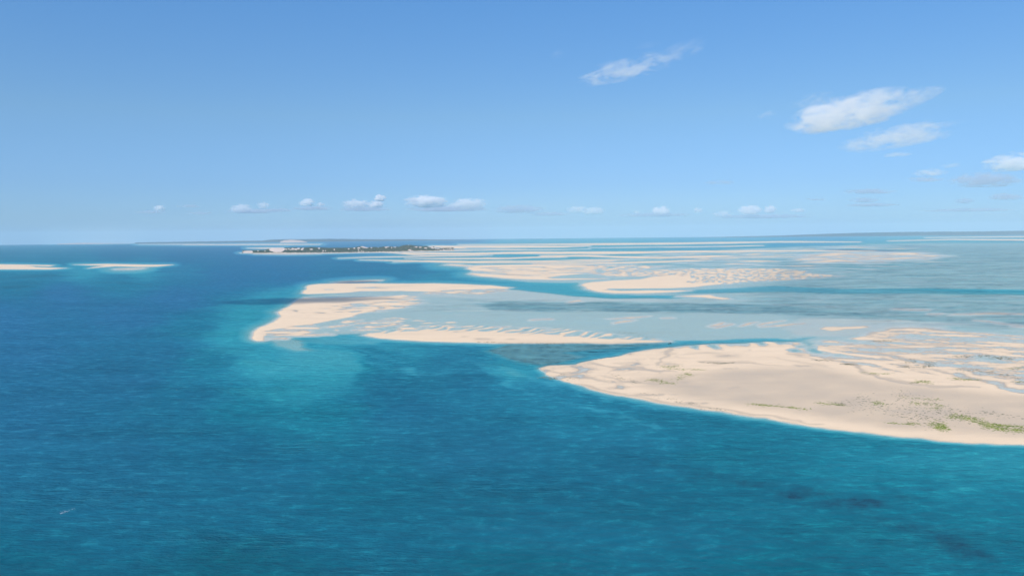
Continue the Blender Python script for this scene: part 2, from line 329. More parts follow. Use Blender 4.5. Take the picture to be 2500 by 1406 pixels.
# wet and dry mosaic behind the front bank
mz, d = sdf([(1960,838),(2080,828),(2140,812),(2250,805),(2400,812),(2520,826),(3600,860),(3600,1010),(2700,985),(2500,965),(2400,945),(2300,925),(2180,908),(2080,888),(1990,872),(1930,858)], 3, 40); t = sstep(26, -14, d)
sl = LW[mz] * 26 - UU[mz] * .0042
n = fbm(UU[mz] / 170, sl * 1.25, 5, 31, .7)
Z[mz] = Z[mz] * (1 - t) + t * (-.005 + .26 * n + .22 * sstep(930, 1250, UU[mz]) * 0)
ID[mz] = np.where((t > .3) & (ID[mz] == 0), BANKS.__len__() + 1, ID[mz])
BANKS.append('sandbank'); MZ = len(BANKS)
# curved crests running down to the right
for p, th in [([(1930,866),(1990,870),(2060,885),(2110,905),(2140,912)], 3.5), ([(2050,874),(2110,881),(2160,892),(2200,905),(2300,925),(2400,948),(2500,965),(2700,990)], [2,9,12,12,12,11,9,9]), ([(2240,896),(2330,906),(2420,925),(2500,942),(2700,960)], [3,8,10,10,10]), ([(2090,867),(2150,872),(2190,880),(2220,888)], [2,6,6,2])]:
    bank('sandbank', stroke(p, th), .3, 12, 14, .1, k=3, wp=2, mg=2)
for p, th in [([(2110,911),(2140,918),(2190,931),(2240,940),(2330,948)], 4), ([(2235,902),(2320,918),(2380,926),(2460,945),(2520,958)], 3.6), ([(1990,874),(2060,884),(2110,900)], 2.6), ([(2060,858),(2120,865),(2200,874),(2300,892)], 2.6), ([(1640,850),(1625,866),(1610,880),(1618,896)], 7), ([(1438,886),(1470,894),(1510,901)], 1.6), ([(1520,893),(1570,901),(1610,904)], 1.4), ([(1680,876),(1740,888),(1790,890),(1830,888)], 1.8)]:
    carve(stroke(p, th), .07, 7, 3, wp=2)
# left half of the front bank: low, wet and dappled
lw, d = sdf([(1310,900),(1400,888),(1520,866),(1640,850),(1700,880),(1660,915),(1700,940),(1560,945),(1500,955),(1420,945),(1340,915)], 3, 40); t = sstep(30, -20, d)
Z[lw] = np.where(Z[lw] > -.3, Z[lw] * (1 - t) + t * (.03 + .2 * fbm(UU[lw] / 60 + 3 * LW[lw], LW[lw] * 24, 4, 33) + .12 * sstep(80, 260, UU[lw])), Z[lw])
# undulating upper edge of the front bank
ue, d = sdf([(1640,846),(1900,834),(2000,836),(2000,862),(1900,860),(1780,858),(1700,856)], 3, 30); t = sstep(14, -10, d)
Z[ue] += t * (.5 * np.sin(UU[ue] / 9. - LW[ue] * 38 + 2 * warp1[ue]) * (.4 + warp2[ue]) - .28)
# faint hollows in the dry sand
wt = np.zeros(Z.shape)                                  # damp hollows of the high sand
for (u, v, ru, rv) in [(1800,948,38,6),(1780,870,32,5),(1790,900,22,3.5),(1960,895,25,4),(2210,1005,90,9),(2260,1018,80,12),(2180,1012,60,6),(2300,1008,40,7),(2120,990,60,4),(2230,962,60,4),(2340,985,60,3),(1180,829,20,2),(1245,829,12,1.5),(1140,823,12,1.2),(1700,985,60,3),(1600,965,80,3)]:
    pu, pw = uw((u, v)); wn = window([(pu, pw)], ru * 3, rv * 3)
    q = ((UWp[wn] - pu) / ru) ** 2 + ((WWp[wn] - pw) / rv) ** 2
    wt[wn] = np.maximum(wt[wn], np.exp(-q) * (1 + .9 * fine1[wn] + .5 * warp1[wn]))
pw_, d = sdf([(1560,930),(1800,905),(1990,900),(2150,935),(2400,965),(3000,1010),(3000,1060),(2500,1065),(2200,1045),(1900,1000),(1650,965)], 3, 60); t = sstep(50, -30, d)
wt[pw_] = np.maximum(wt[pw_], t * (.8 + .2 * warp1[pw_]))
wt = np.clip(wt, 0, 1)
# wet runnels and a tide line drawn across the front bank
for p, th, vv in [([(1990,865),(2015,873),(2060,886),(2110,905),(2150,921),(2200,932),(2260,940),(2330,946),(2380,950)], 5, 1), ([(1925,862),(1960,868),(2000,878)], 4, .9), ([(2070,857),(2120,862),(2180,870),(2240,880),(2300,890)], 5, 1),
                  ([(2200,892),(2270,905),(2320,918),(2370,927),(2440,942),(2520,958)], 6, 1), ([(2330,898),(2400,904),(2450,915),(2520,930)], 5, 1), ([(2080,846),(2200,850),(2300,852)], 4, .8), ([(2180,842),(2300,840),(2400,846)], 3, .8),
                  ([(1645,848),(1628,862),(1612,880),(1616,892)], 6, 1), ([(1438,886),(1500,898),(1600,903)], 3, 1), ([(1520,893),(1570,900),(1640,906)], 2.5, 1), ([(1470,918),(1520,932),(1570,937),(1640,935),(1700,930)], 3, .9), ([(1360,905),(1420,915),(1470,930)], 4, .8),
                  ([(1400,938),(1450,948),(1530,962),(1620,979),(1720,994),(1850,1013),(2000,1034)], 1.6, 1), ([(1700,880),(1760,888),(1830,888),(1900,895)], 3, .8), ([(1660,866),(1720,862),(1800,868)], 2.5, .6), ([(2380,960),(2450,985),(2520,1000)], 4, .6), ([(1900,872),(1960,885),(2030,900)], 3, .6), ([(2050,990),(2150,1012),(2260,1022),(2350,1030)], 5, .7)]:
    win, d = sdf(stroke(p, th), 3, 40, 2.0); t = sstep(9, -4, d)
    wt[win] = np.maximum(wt[win], vv * t); Z[win] -= .12 * vv * t * (Z[win] > .1)
for p, th in [([(1960,868),(2030,880),(2070,895),(2100,906)], 2.5), ([(2070,878),(2120,884),(2170,896),(2190,902)], 3), ([(2220,895),(2300,915),(2380,935),(2460,955),(2520,970)], 4), ([(1440,878),(1500,874),(1560,868)], 3), ([(1580,880),(1560,868),(1600,856)], 4), ([(1980,850),(2060,860),(2140,874)], 3)]:
    win, d = sdf(stroke(p, th), 3, 40, 1.5); t = sstep(8, -4, d); wt[win] *= 1 - t; Z[win] = np.where(Z[win] > -.2, np.maximum(Z[win], .5 * t + Z[win] * (1 - t)), Z[win])
# sand spill that clouds the water in the channel (pale veils)
for p, th in [([(880,845),(905,858),(930,868),(950,880),(1000,900),(1060,912),(1120,905)], 6), ([(860,862),(900,880),(960,898),(1030,915),(1100,925)], 5), ([(900,836),(950,845),(990,860)], 4), ([(1120,882),(1200,898),(1260,915),(1350,935)], 7), ([(1300,930),(1420,960),(1560,990),(1700,1010)], 9), ([(1400,990),(1500,1010),(1600,1050)], 10), ([(1180,905),(1250,930),(1300,960)], 5)]:
    win, d = sdf(stroke(p, th), 3, 60, 3.5); t = sstep(22, -8, d) * (.6 + .6 * fbm(A_[win] * 2, B_[win] * 2, 3, 50)).clip(0, 1)
    Z[win] = Z[win] * (1 - .42 * t)
# sea-grass beds on the floor at the lower right
for p, g in [([(1880,1185),(1960,1190),(2050,1205),(2150,1215),(2160,1240),(2060,1238),(1960,1235),(1910,1215)], .55), ([(2080,1248),(2150,1262),(2170,1275),(2100,1268)], .4), ([(2250,1290),(2330,1300),(2380,1330),(2430,1368),(2350,1360),(2290,1335)], .7), ([(2170,1200),(2230,1215),(2240,1235),(2180,1215)], .3), (stroke([(1600,1130),(1750,1160),(1900,1195),(2020,1215)], 16), .38), (stroke([(2040,1225),(2140,1262),(2250,1295),(2340,1335),(2440,1372)], 26), .45), ([(1600,1130),(1680,1140),(1790,1165),(1830,1180),(1700,1170)], .25), ([(2200,1270),(2290,1285),(2260,1305)], .35), ([(2300,1275),(2400,1300),(2480,1330),(2380,1310)], .25)]:
    grass(p, min(1, g * 1.6), 30, 2.6)
GR *= (1 + .5 * fine1 * (GR > .02))
for p, g in [([(0,699),(60,697),(85,700),(50,703),(0,706)], .5), ([(230,688),(300,687),(345,693),(380,697),(300,694)], .35), ([(40,672),(110,669),(190,673),(110,677),(0,682)], .35)]:
    grass(p, g, 14, 5)
Z += .015 * fine1
GR = np.clip(GR, 0, 1)

# ---------------------------------------------------------------- mesh building
def add_attr(me, name, arr):
    at_ = me.attributes.new(name, 'FLOAT', 'POINT'); at_.data.foreach_set('value', np.ascontiguousarray(arr, np.float32).ravel())
def mesh_np(name, co, quads, attrs, mat, smooth=True):
    me = bpy.data.meshes.new(name)
    me.vertices.add(len(co)); me.vertices.foreach_set('co', np.ascontiguousarray(co, np.float32).ravel())
    nq, w_ = quads.shape
    me.loops.add(nq * w_); me.loops.foreach_set('vertex_index', np.ascontiguousarray(quads, np.int32).ravel())
    me.polygons.add(nq); me.polygons.foreach_set('loop_start', np.arange(0, nq * w_, w_, dtype=np.int32))
    if smooth: me.polygons.foreach_set('use_smooth', np.ones(nq, bool))
    me.update(calc_edges=True)
    for k, v in attrs.items(): add_attr(me, k, v)
    me.materials.append(mat)
    o = bpy.data.objects.new(name, me); COL.objects.link(o)
    return o

def new_mat(name):
    m_ = bpy.data.materials.new(name); m_.use_nodes = True; m_.node_tree.nodes.clear()
    return m_, m_.node_tree
def N(nt, t, **kw):
    n = nt.nodes.new(t)
    for k, v in kw.items(): setattr(n, k, v)
    return n
def ramp(nt, stops, fac):
    r = N(nt, 'ShaderNodeValToRGB'); e = r.color_ramp.elements
    while len(e) < len(stops): e.new(.5)
    for el, (p, c) in zip(e, stops): el.position = p; el.color = (*c, 1)
    nt.links.new(fac, r.inputs[0]); return r.outputs[0]
def math_(nt, op, a, b=None, clamp=False):
    n = N(nt, 'ShaderNodeMath', operation=op); n.use_clamp = clamp
    for i, x in enumerate((a, b)):
        if x is None: continue
        if isinstance(x, (int, float)): n.inputs[i].default_value = x
        else: nt.links.new(x, n.inputs[i])
    return n.outputs[0]
def mixc(nt, f, a, b, blend='MIX'):
    n = N(nt, 'ShaderNodeMix', data_type='RGBA', blend_type=blend)
    for i, x in ((0, f), (6, a), (7, b)):
        if isinstance(x, (int, float)): n.inputs[i].default_value = x
        elif isinstance(x, tuple): n.inputs[i].default_value = (*x, 1)
        else: nt.links.new(x, n.inputs[i])
    return n.outputs[2]
def noise(nt, vec, scale, detail=4, rough=.55, out=0, dist=0):
    n = N(nt, 'ShaderNodeTexNoise'); n.inputs['Scale'].default_value = scale; n.inputs['Detail'].default_value = detail
    n.inputs['Roughness'].default_value = rough; n.inputs['Distortion'].default_value = dist
    nt.links.new(vec, n.inputs['Vector']); return n.outputs[out]
def mapping(nt, src, scale=(1, 1, 1), rot=(0, 0, 0)):
    n = N(nt, 'ShaderNodeMapping'); n.inputs['Scale'].default_value = scale; n.inputs['Rotation'].default_value = rot
    nt.links.new(src, n.inputs['Vector']); return n.outputs[0]
def attr(nt, name): return N(nt, 'ShaderNodeAttribute', attribute_name=name).outputs['Fac']

# ---- water
def water_mat():
    m_, nt = new_mat('sea_water'); L = nt.links.new
    geo = N(nt, 'ShaderNodeNewGeometry').outputs['Position']
    dep = attr(nt, 'depth'); blu = attr(nt, 'blue'); gr = attr(nt, 'grass')
    dn = math_(nt, 'POWER', math_(nt, 'DIVIDE', dep, 16.0, True), .5)       # 1 m .25, 4 m .5, 9 m .75
    teal = ramp(nt, [(0, (.45, .75, .77)), (.2, (.21, .53, .55)), (.36, (.078, .43, .475)), (.48, (.028, .325, .385)), (.62, (.006, .195, .255)), (.78, (.0005, .124, .176)), (1, (.0002, .092, .128))], dn)
    blue = ramp(nt, [(0, (.34, .52, .66)), (.2, (.17, .40, .56)), (.36, (.09, .31, .48)), (.5, (.055, .235, .42)), (.7, (.026, .165, .315)), (1, (.020, .135, .265))], dn)
    colr = mixc(nt, blu, teal, blue)
    big = noise(nt, mapping(nt, geo, (.004, .0075, 1)), 1, 5, .6)
    colr = mixc(nt, math_(nt, 'MULTIPLY', math_(nt, 'SUBTRACT', big, .45, True), .9), colr, mixc(nt, .5, colr, (.004, .17, .30)))
    # lit and shaded wave facets painted into the water colour, at every size from a few metres up
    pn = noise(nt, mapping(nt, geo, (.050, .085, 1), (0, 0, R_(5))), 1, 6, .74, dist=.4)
    facet_shade = ramp(nt, [(.1, (.6, .68, .72)), (.43, (.83, .87, .90)), (.55, (1.08, 1.06, 1.04)), (.68, (2.3, 1.62, 1.4))], pn)
    pmul = mixc(nt, math_(nt, 'MULTIPLY', math_(nt, 'ADD', dep, 0), .16, True), (1, 1, 1), facet_shade)
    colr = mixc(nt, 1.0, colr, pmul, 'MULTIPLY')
    gn = noise(nt, mapping(nt, geo, (.025, .045, 1)), 1, 5, .65)
    gs = math_(nt, 'MULTIPLY', gr, math_(nt, 'MULTIPLY', math_(nt, 'SUBTRACT', gn, .3, True), 3.2), True)
    colr = mixc(nt, math_(nt, 'MULTIPLY', gs, .9), colr, (.008, .045, .085))
    alpha = math_(nt, 'SUBTRACT', 1, math_(nt, 'POWER', 2.718, math_(nt, 'MULTIPLY', dep, -.75)))
    # wind chop
    wv = mapping(nt, geo, (.16, .42, 1), (0, 0, R_(9)))
    n1 = noise(nt, wv, 1.0, 5, .62, dist=.4)
    n2 = noise(nt, mapping(nt, geo, (.02, .05, 1), (0, 0, R_(6))), 1, 4, .6)
    gust = noise(nt, mapping(nt, geo, (.0045, .011, 1), (0, 0, R_(4))), 1, 4, .6)
    n0 = noise(nt, mapping(nt, geo, (.06, .17, 1), (0, 0, R_(-5))), 1, 4, .6)
    hgt = math_(nt, 'ADD', math_(nt, 'ADD', math_(nt, 'MULTIPLY', n1, 5.0), math_(nt, 'MULTIPLY', n0, 8.0)), math_(nt, 'MULTIPLY', n2, 16.0))
    bmp = N(nt, 'ShaderNodeBump'); bmp.inputs['Distance'].default_value = 1.0
    L(hgt, bmp.inputs['Height']); L(math_(nt, 'MULTIPLY', math_(nt, 'ADD', gust, .15), .95), bmp.inputs['Strength'])
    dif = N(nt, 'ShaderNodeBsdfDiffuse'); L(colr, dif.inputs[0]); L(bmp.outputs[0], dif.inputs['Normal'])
    tr = N(nt, 'ShaderNodeBsdfTransparent')
    L(mixc(nt, math_(nt, 'MULTIPLY', dep, .8, True), (1, 1, 1), (.62, .93, .95)), tr.inputs[0])
    body = N(nt, 'ShaderNodeMixShader'); L(alpha, body.inputs[0]); L(tr.outputs[0], body.inputs[1]); L(dif.outputs[0], body.inputs[2])
    gl = N(nt, 'ShaderNodeBsdfGlossy'); gl.inputs['Roughness'].default_value = .12; gl.inputs['Color'].default_value = (.36, .88, 1, 1); L(bmp.outputs[0], gl.inputs['Normal'])
    fr = N(nt, 'ShaderNodeFresnel'); fr.inputs[0].default_value = 1.33; L(bmp.outputs[0], fr.inputs['Normal'])
    ff = math_(nt, 'MINIMUM', math_(nt, 'MULTIPLY', fr.outputs[0], .5), .2)
    out = N(nt, 'ShaderNodeMixShader'); L(ff, out.inputs[0]); L(body.outputs[0], out.inputs[1]); L(gl.outputs[0], out.inputs[2])
    mo = N(nt, 'ShaderNodeOutputMaterial'); L(out.outputs[0], mo.inputs[0])
    return m_

def sand_mat():
    m_, nt = new_mat('sand'); L = nt.links.new
    geo = N(nt, 'ShaderNodeNewGeometry').outputs['Position']
    el = attr(nt, 'elev'); gr = attr(nt, 'grass'); wet = attr(nt, 'damp')
    n = noise(nt, mapping(nt, geo, (.01, .03, 1)), 1, 6, .6)
    dry = mixc(nt, n, (.87, .67, .465), (.78, .59, .40))
    damp = mixc(nt, n, (.60, .46, .31), (.52, .41, .285))
    damp = mixc(nt, ramp(nt, [(.0, (0, 0, 0)), (1, (1, 1, 1))], math_(nt, 'MULTIPLY', el, -12, True)), damp, mixc(nt, n, (.78, .68, .55), (.68, .60, .50)))
    n2 = noise(nt, mapping(nt, geo, (.02, .05, 1)), 1, 6, .65)
    e2 = math_(nt, 'ADD', el, math_(nt, 'MULTIPLY', math_(nt, 'SUBTRACT', n2, .5), .16))
    dryf = ramp(nt, [(0, (0, 0, 0)), (.015, (.08, .08, .08)), (.045, (.8, .8, .8)), (.07, (.5, .5, .5)), (.11, (.9, .9, .9)), (.3, (1, 1, 1))], e2)
    stk = noise(nt, mapping(nt, geo, (.005, .045, 1), (0, 0, R_(-14))), 1, 6, .66)
    dryf = math_(nt, 'ADD', dryf, math_(nt, 'MULTIPLY', math_(nt, 'SUBTRACT', stk, .52), 1.3), True)
    dryf = math_(nt, 'MULTIPLY', dryf, math_(nt, 'SUBTRACT', 1, math_(nt, 'MULTIPLY', wet, .85)))
    c = mixc(nt, dryf, damp, dry)
    n3 = noise(nt, mapping(nt, geo, (.015, .04, 1)), 1, 7, .68)
    g = math_(nt, 'MULTIPLY', gr, math_(nt, 'ADD', n3, .35), True)
    c = mixc(nt, g, c, (.13, .15, .125))
    b = N(nt, 'ShaderNodeBump'); b.inputs['Strength'].default_value = .6; b.inputs['Distance'].default_value = .35
    L(noise(nt, mapping(nt, geo, (.12, .5, 1), (0, 0, R_(-12))), 1, 4, .6), b.inputs['Height'])
    p = N(nt, 'ShaderNodeBsdfPrincipled'); L(c, p.inputs['Base Color']); L(b.outputs[0], p.inputs['Normal'])
    r = math_(nt, 'ADD', math_(nt, 'MULTIPLY', dryf, .5), .42); L(r, p.inputs['Roughness'])
    p.inputs['Specular IOR Level'].default_value = .35
    mo = N(nt, 'ShaderNodeOutputMaterial'); L(p.outputs[0], mo.inputs[0])
    return m_
WATER, SAND = water_mat(), sand_mat()

DR = drop(XX, YY)
idx = np.arange(NU * NW).reshape(NW, NU)
quads = np.stack([idx[1:, :-1], idx[1:, 1:], idx[:-1, 1:], idx[:-1, :-1]], -1).reshape(-1, 4)
# sea
co = np.stack([XX, YY, DR], -1).reshape(-1, 3)
# rest of the sea round the camera, out of this picture: coarse sectors
smax = Ucol[-1] / F; smin = Ucol[0] / F
th0, th1 = math.atan(smax), 2 * math.pi + math.atan(smin)
rr = np.array([YY[-1, 0], 600, 1500, 4000, 9000, 16000, 26000, 40000, 52000, YY[0, 0]]) / math.cos(math.atan(smax))
ths = np.linspace(th0, th1, 40)
ring = np.array([[math.sin(t_) * r_, math.cos(t_) * r_, drop(r_, 0)] for r_ in rr for t_ in ths])
nb = len(co); nT = len(ths)
rq = [[nb + i * nT + j, nb + i * nT + j + 1, nb + (i + 1) * nT + j + 1, nb + (i + 1) * nT + j] for i in range(len(rr) - 1) for j in range(nT - 1)]
# near cap: fan from the point under the camera
cap = [[0, 0, 0]] + [[Ucol[i] / F * YY[-1, 0], YY[-1, 0], drop(Ucol[i] / F * YY[-1, 0], YY[-1, 0])] for i in np.linspace(NU - 1, 0, 12).astype(int)]
nc = nb + len(ring)
cq = [[nc, nc + i, nc + i + 1, nc + i + 1] for i in range(1, 12)]
ring2 = [[nc, nb + j, nb + j + 1, nb + j + 1] for j in range(nT - 1)]
extra = np.array(ring.tolist() + cap)
tri = np.array([[q[0], q[1], q[2]] for q in cq] + [[q[0], q[1], q[2]] for q in ring2])
co2 = np.concatenate([co, extra])
dpt = np.concatenate([np.maximum(-Z, 0).ravel(), np.full(len(extra), 13.)])
blu = np.concatenate([BL.ravel(), np.full(len(extra), .3)])
gra = np.concatenate([GR.ravel(), np.zeros(len(extra))])
sea = mesh_np('sea', co2, np.concatenate([quads, np.array(rq)]), dict(depth=dpt, blue=blu, grass=gra), WATER)
me = mesh_np('sea_near', co2[nb:], tri - nb, dict(depth=dpt[nb:], blue=blu[nb:], grass=gra[nb:]), WATER)
import bmesh
bm = bmesh.new(); bm.from_mesh(sea.data); bm.from_mesh(me.data); bm.to_mesh(sea.data); bm.free()
bpy.data.objects.remove(me)
tag(sea, kind='structure')
# sea floor and sandbanks: one height field, each bank its own object
Zc = np.maximum(Z, -16)
cog = np.stack([XX, YY, DR + Zc], -1).reshape(-1, 3)
zf = Zc[:-1, :-1] + Zc[1:, 1:]
zmax = np.maximum(np.maximum(Zc[:-1, :-1], Zc[1:, 1:]), np.maximum(Zc[1:, :-1], Zc[:-1, 1:])).ravel()
idf = np.maximum(np.maximum(ID[:-1, :-1], ID[1:, 1:]), np.maximum(ID[1:, :-1], ID[:-1, 1:])).ravel()
idf = np.where(zmax > 0, idf, 0)
sA = dict(elev=Zc.ravel(), grass=GR.ravel(), damp=wt.ravel())
def submesh(name, fmask):
    q = quads[fmask]; un, inv = np.unique(q, return_inverse=True)
    return mesh_np(name, cog[un], inv.reshape(q.shape), {k: v[un] for k, v in sA.items()}, SAND)
keep = []
cnt = np.bincount(idf, minlength=len(BANKS) + 2)
rest = (idf == 0)
for k in range(1, len(BANKS) + 1):
    if cnt[k] > 25: keep.append((k, idf == k))
    else: rest |= (idf == k)
tag(submesh('sea_floor', rest), kind='structure')
for k, msk in keep: tag(submesh('sandbank', msk), kind='structure')

# ---------------------------------------------------------------- algae on the front bank (nobody could count the tufts)
def simple_mat(name, c1, c2, sc_=.2, rough=.9):
    m_, nt = new_mat(name); geo = N(nt, 'ShaderNodeNewGeometry').outputs['Position']
    n = noise(nt, geo, sc_, 4, .6); c = mixc(nt, ramp(nt, [(.35, (0, 0, 0)), (.65, (1, 1, 1))], n), c1, c2)
    p = N(nt, 'ShaderNodeBsdfPrincipled'); nt.links.new(c, p.inputs['Base Color']); p.inputs['Roughness'].default_value = rough
    p.inputs['Specular IOR Level'].default_value = .15
    mo = N(nt, 'ShaderNodeOutputMaterial'); nt.links.new(p.outputs[0], mo.inputs[0]); return m_
ALG = simple_mat('green_algae', (.25, .29, .05), (.12, .16, .035), .08)
ALG2 = simple_mat('dull_weed', (.13, .14, .085), (.19, .18, .12), .08)
def zat(x, y):
    u = x / y * F; w_ = F * HCAM / y
    i = min(max(np.searchsorted(Ucol, u) - 1, 0), NU - 2); j = min(max(np.searchsorted(Wrow, w_) - 1, 0), NW - 2)
    return Z[j:j + 2, i:i + 2].max()
def algae(name, streaks, mat, n, size, spread, label):
    rnd = random.Random(5); V = []; Q = []
    tot = sum(s[1] for s in streaks)
    for pts, wgt, spv in streaks:
        k = int(n * wgt / tot)
        segs = list(zip(pts[:-1], pts[1:]))
        for _ in range(k):
            (a0, b0), (a1, b1) = rnd.choice(segs); t_ = rnd.random()
            u = a0 + (a1 - a0) * t_; v = b0 + (b1 - b0) * t_
            cn = perlin(u / 9., v / 2.2, 77)
            if cn < -.05 and rnd.random() < .85: continue
            u += rnd.gauss(0, spread); v += rnd.gauss(0, spv)
            x, y = at(u, v); z = max(zat(x, y), 0) + drop(x, y)
            r = size * rnd.uniform(.5, 1.6); ang = rnd.random() * 6.28; m0 = rnd.randint(5, 7); i0 = len(V)
            V.append((x, y, z + .12 * r + .08))
            for q in range(m0):
                rq_ = r * rnd.uniform(.5, 1.2); V.append((x + math.cos(ang + q * 6.283 / m0) * rq_ * 1.7, y + math.sin(ang + q * 6.283 / m0) * rq_, z + .02))
            for q in range(m0): Q.append((i0, i0 + 1 + q, i0 + 1 + (q + 1) % m0))
    me = bpy.data.meshes.new(name); me.from_pydata(V, [], Q); me.materials.append(mat)
    o = bpy.data.objects.new(name, me); COL.objects.link(o); tag(o, label, 'algae', kind='stuff'); return o
algae('green_algae', [
 ([(1832,987),(1860,990),(1890,992),(1940,997),(1972,1001)], 2.2, 1.3), ([(1990,986),(2010,984),(2035,989),(2060,991)], .8, 2.0), ([(2195,970),(2240,975),(2300,977)], .5, 1.5),
 ([(2230,985),(2250,986),(2280,990)], .8, 2.2), ([(2330,1012),(2350,1020),(2380,1025)], 1.2, 2.5),
 ([(2275,1035),(2300,1040),(2308,1048),(2285,1042)], 3.0, 4.0), ([(2310,1018),(2340,1020),(2380,1028),(2400,1035)], 1.6, 3),
 ([(2400,1040),(2430,1045),(2460,1050),(2500,1052),(2600,1058)], 4.5, 3.6), ([(2400,1033),(2440,1040),(2500,1043)], 1.4, 1.6),
 ([(2215,1033),(2235,1037),(2240,1040)], .6, 1.8), ([(2170,1033),(2220,1038)], .4, 1), ([(2280,1000),(2290,996),(2300,990)], .6, 2.5), ([(2130,985),(2160,988)], .6, 3),
 ([(1615,892),(1640,901),(1680,902),(1712,904)], 1.3, 1.3), ([(1640,898),(1655,890)], .7, 2), ([(1577,930),(1600,926),(1620,935),(1645,936)], 1., 1.6), ([(1655,928),(1675,912),(1685,919)], .9, 2),
 ([(2110,910),(2140,914),(2175,913)], .8, 1.2), ([(2235,936),(2255,931),(2270,938)], 1.2, 1.4), ([(2320,923),(2360,928),(2385,926)], .9, 1.2), ([(2460,900),(2500,898),(2540,900)], 1, 2.2), ([(2480,932),(2510,932)], .5, 1.3),
 ], ALG, 6000, .62, 8, 'bright green algae strewn in broken streaks over the pale sandbank at lower right')
algae('dull_weed', [
 ([(2130,833),(2190,832)], .8, 1.6), ([(2315,870),(2370,871),(2420,867)], 1., 1.3), ([(2420,872),(2470,876)], 1, 2), ([(2210,882),(2260,881),(2280,893)], 1, 2.4), ([(2200,895),(2280,895)], .8, 1.5), ([(2330,902),(2380,904),(2440,913),(2500,925)], 1.2, 2.4),
 ([(1990,879),(2030,881)], .5, 1), ([(2060,889),(2085,891)], .5, 1), ([(1715,884),(1760,888),(1790,886)], .9, .9), ([(1500,915),(1520,925),(1560,934)], .5, 2), ([(1360,915),(1400,925)], .2, 2), ([(2070,980),(2130,990),(2220,1010),(2300,1030)], 2.2, 12), ([(2180,960),(2260,985),(2320,1010),(2400,1020)], 1.6, 9), ([(1320,920),(1352,925)], .5, 1),
 ([(1560,957),(1640,975),(1700,990),(1770,1003)], .5, 1.4), ([(2040,985),(2060,990)], .3, 2), ([(2400,1008),(2440,1015),(2500,1022)], .3, 3), ([(1170,835.5),(1240,836.8)], .5, .5), ([(1270,838),(1380,839)], .5, .5), ([(1180,866),(1330,870),(1250,880)], .4, 10),
 ([(1500,811),(1530,812),(1560,818),(1600,826)], .6, 2)], ALG2, 3600, .7, 7, 'dull brown weed lying in wet hollows of the sandbank at lower right')

# ---------------------------------------------------------------- land on the horizon and the wooded island
def land(name, prof, y0, depth_m, mat, seed=0, rough=3, dv=0, label=None, cat=None):
    """ridge of land: prof = (u, v of skyline); stands y0 metres away, depth_m deep, on the curved sea"""
    us = np.linspace(prof[0][0], prof[-1][0], max(60, int((prof[-1][0] - prof[0][0]) / 3)))
    vs = np.interp(us, [p[0] for p in prof], [p[1] for p in prof])
    fr = np.array([-1., -.8, -.55, -.3, 0, .3, .6, 1.0]); V = []
    for j, f_ in enumerate(fr):
        prof_h = (1 - f_ * f_) ** .8 if f_ < 0 else (1 - f_ * f_)
        for u, v in zip(us, vs):
            d = px_dir(u, v + dv); s = d[0] / d[1]; yr = y0
            zt = HCAM + d[2] / d[1] * yr                       # skyline height there
            base = drop(s * yr, yr); hgt = max(zt - base, 0)
            yy = yr + f_ * depth_m * (1 + .15 * float(perlin(u / 60., 3, seed)))
            nz = rough * float(perlin(u / 9., j * 1.7, seed + 4)) if f_ < 1 and f_ > -1 else 0
            V.append((s * yy, yy, drop(s * yy, yy) - 1.0 + (hgt + 1) * prof_h * (1 - .12 * abs(float(perlin(u / 14., j * 2.3, seed + 8)))) + nz * prof_h))
    n = len(us); Q = np.array([[j * n + i, j * n + i + 1, (j + 1) * n + i + 1, (j + 1) * n + i] for j in range(len(fr) - 1) for i in range(n - 1)])
    o = mesh_np(name, np.array(V), Q, {}, mat); tag(o, kind='structure'); return o
BUSH = simple_mat('far_bush', (.04, .07, .075), (.06, .09, .09), .004)
DUNE = simple_mat('bare_dune', (.62, .47, .38), (.55, .42, .34), .01)
land('hills', [(330,592),(420,590.6),(560,588.6),(600,588),(640,587.6),(665,584.6),(700,583.8),(760,583.6),(800,582.9),(900,584),(1000,584.3),(1080,584.9),(1180,586.5),(1300,585.4),(1400,584.6)], 33000, 1600, BUSH, 1, 5)
land('hills', [(1200,586.6),(1320,584.6),(1420,583.8),(1500,583.3),(1600,581.6),(1700,580),(1800,577.6),(1900,575.3),(2000,571.4),(2100,568.2),(2200,566.4),(2300,565.4),(2400,564.9),(2500,563.2),(2800,560),(3300,558)], 36000, 1800, BUSH, 2, 4)
land('bare_dune', [(684,590),(694,586.4),(712,584.9),(728,585.8),(740,588),(750,590.6)], 27000, 600, DUNE, 3, 4, .4)
land('hills', [(140,595.6),(175,593.8),(200,592.9),(240,593.6),(300,594),(340,594.6)], 36000, 900, DUNE, 4, 3)
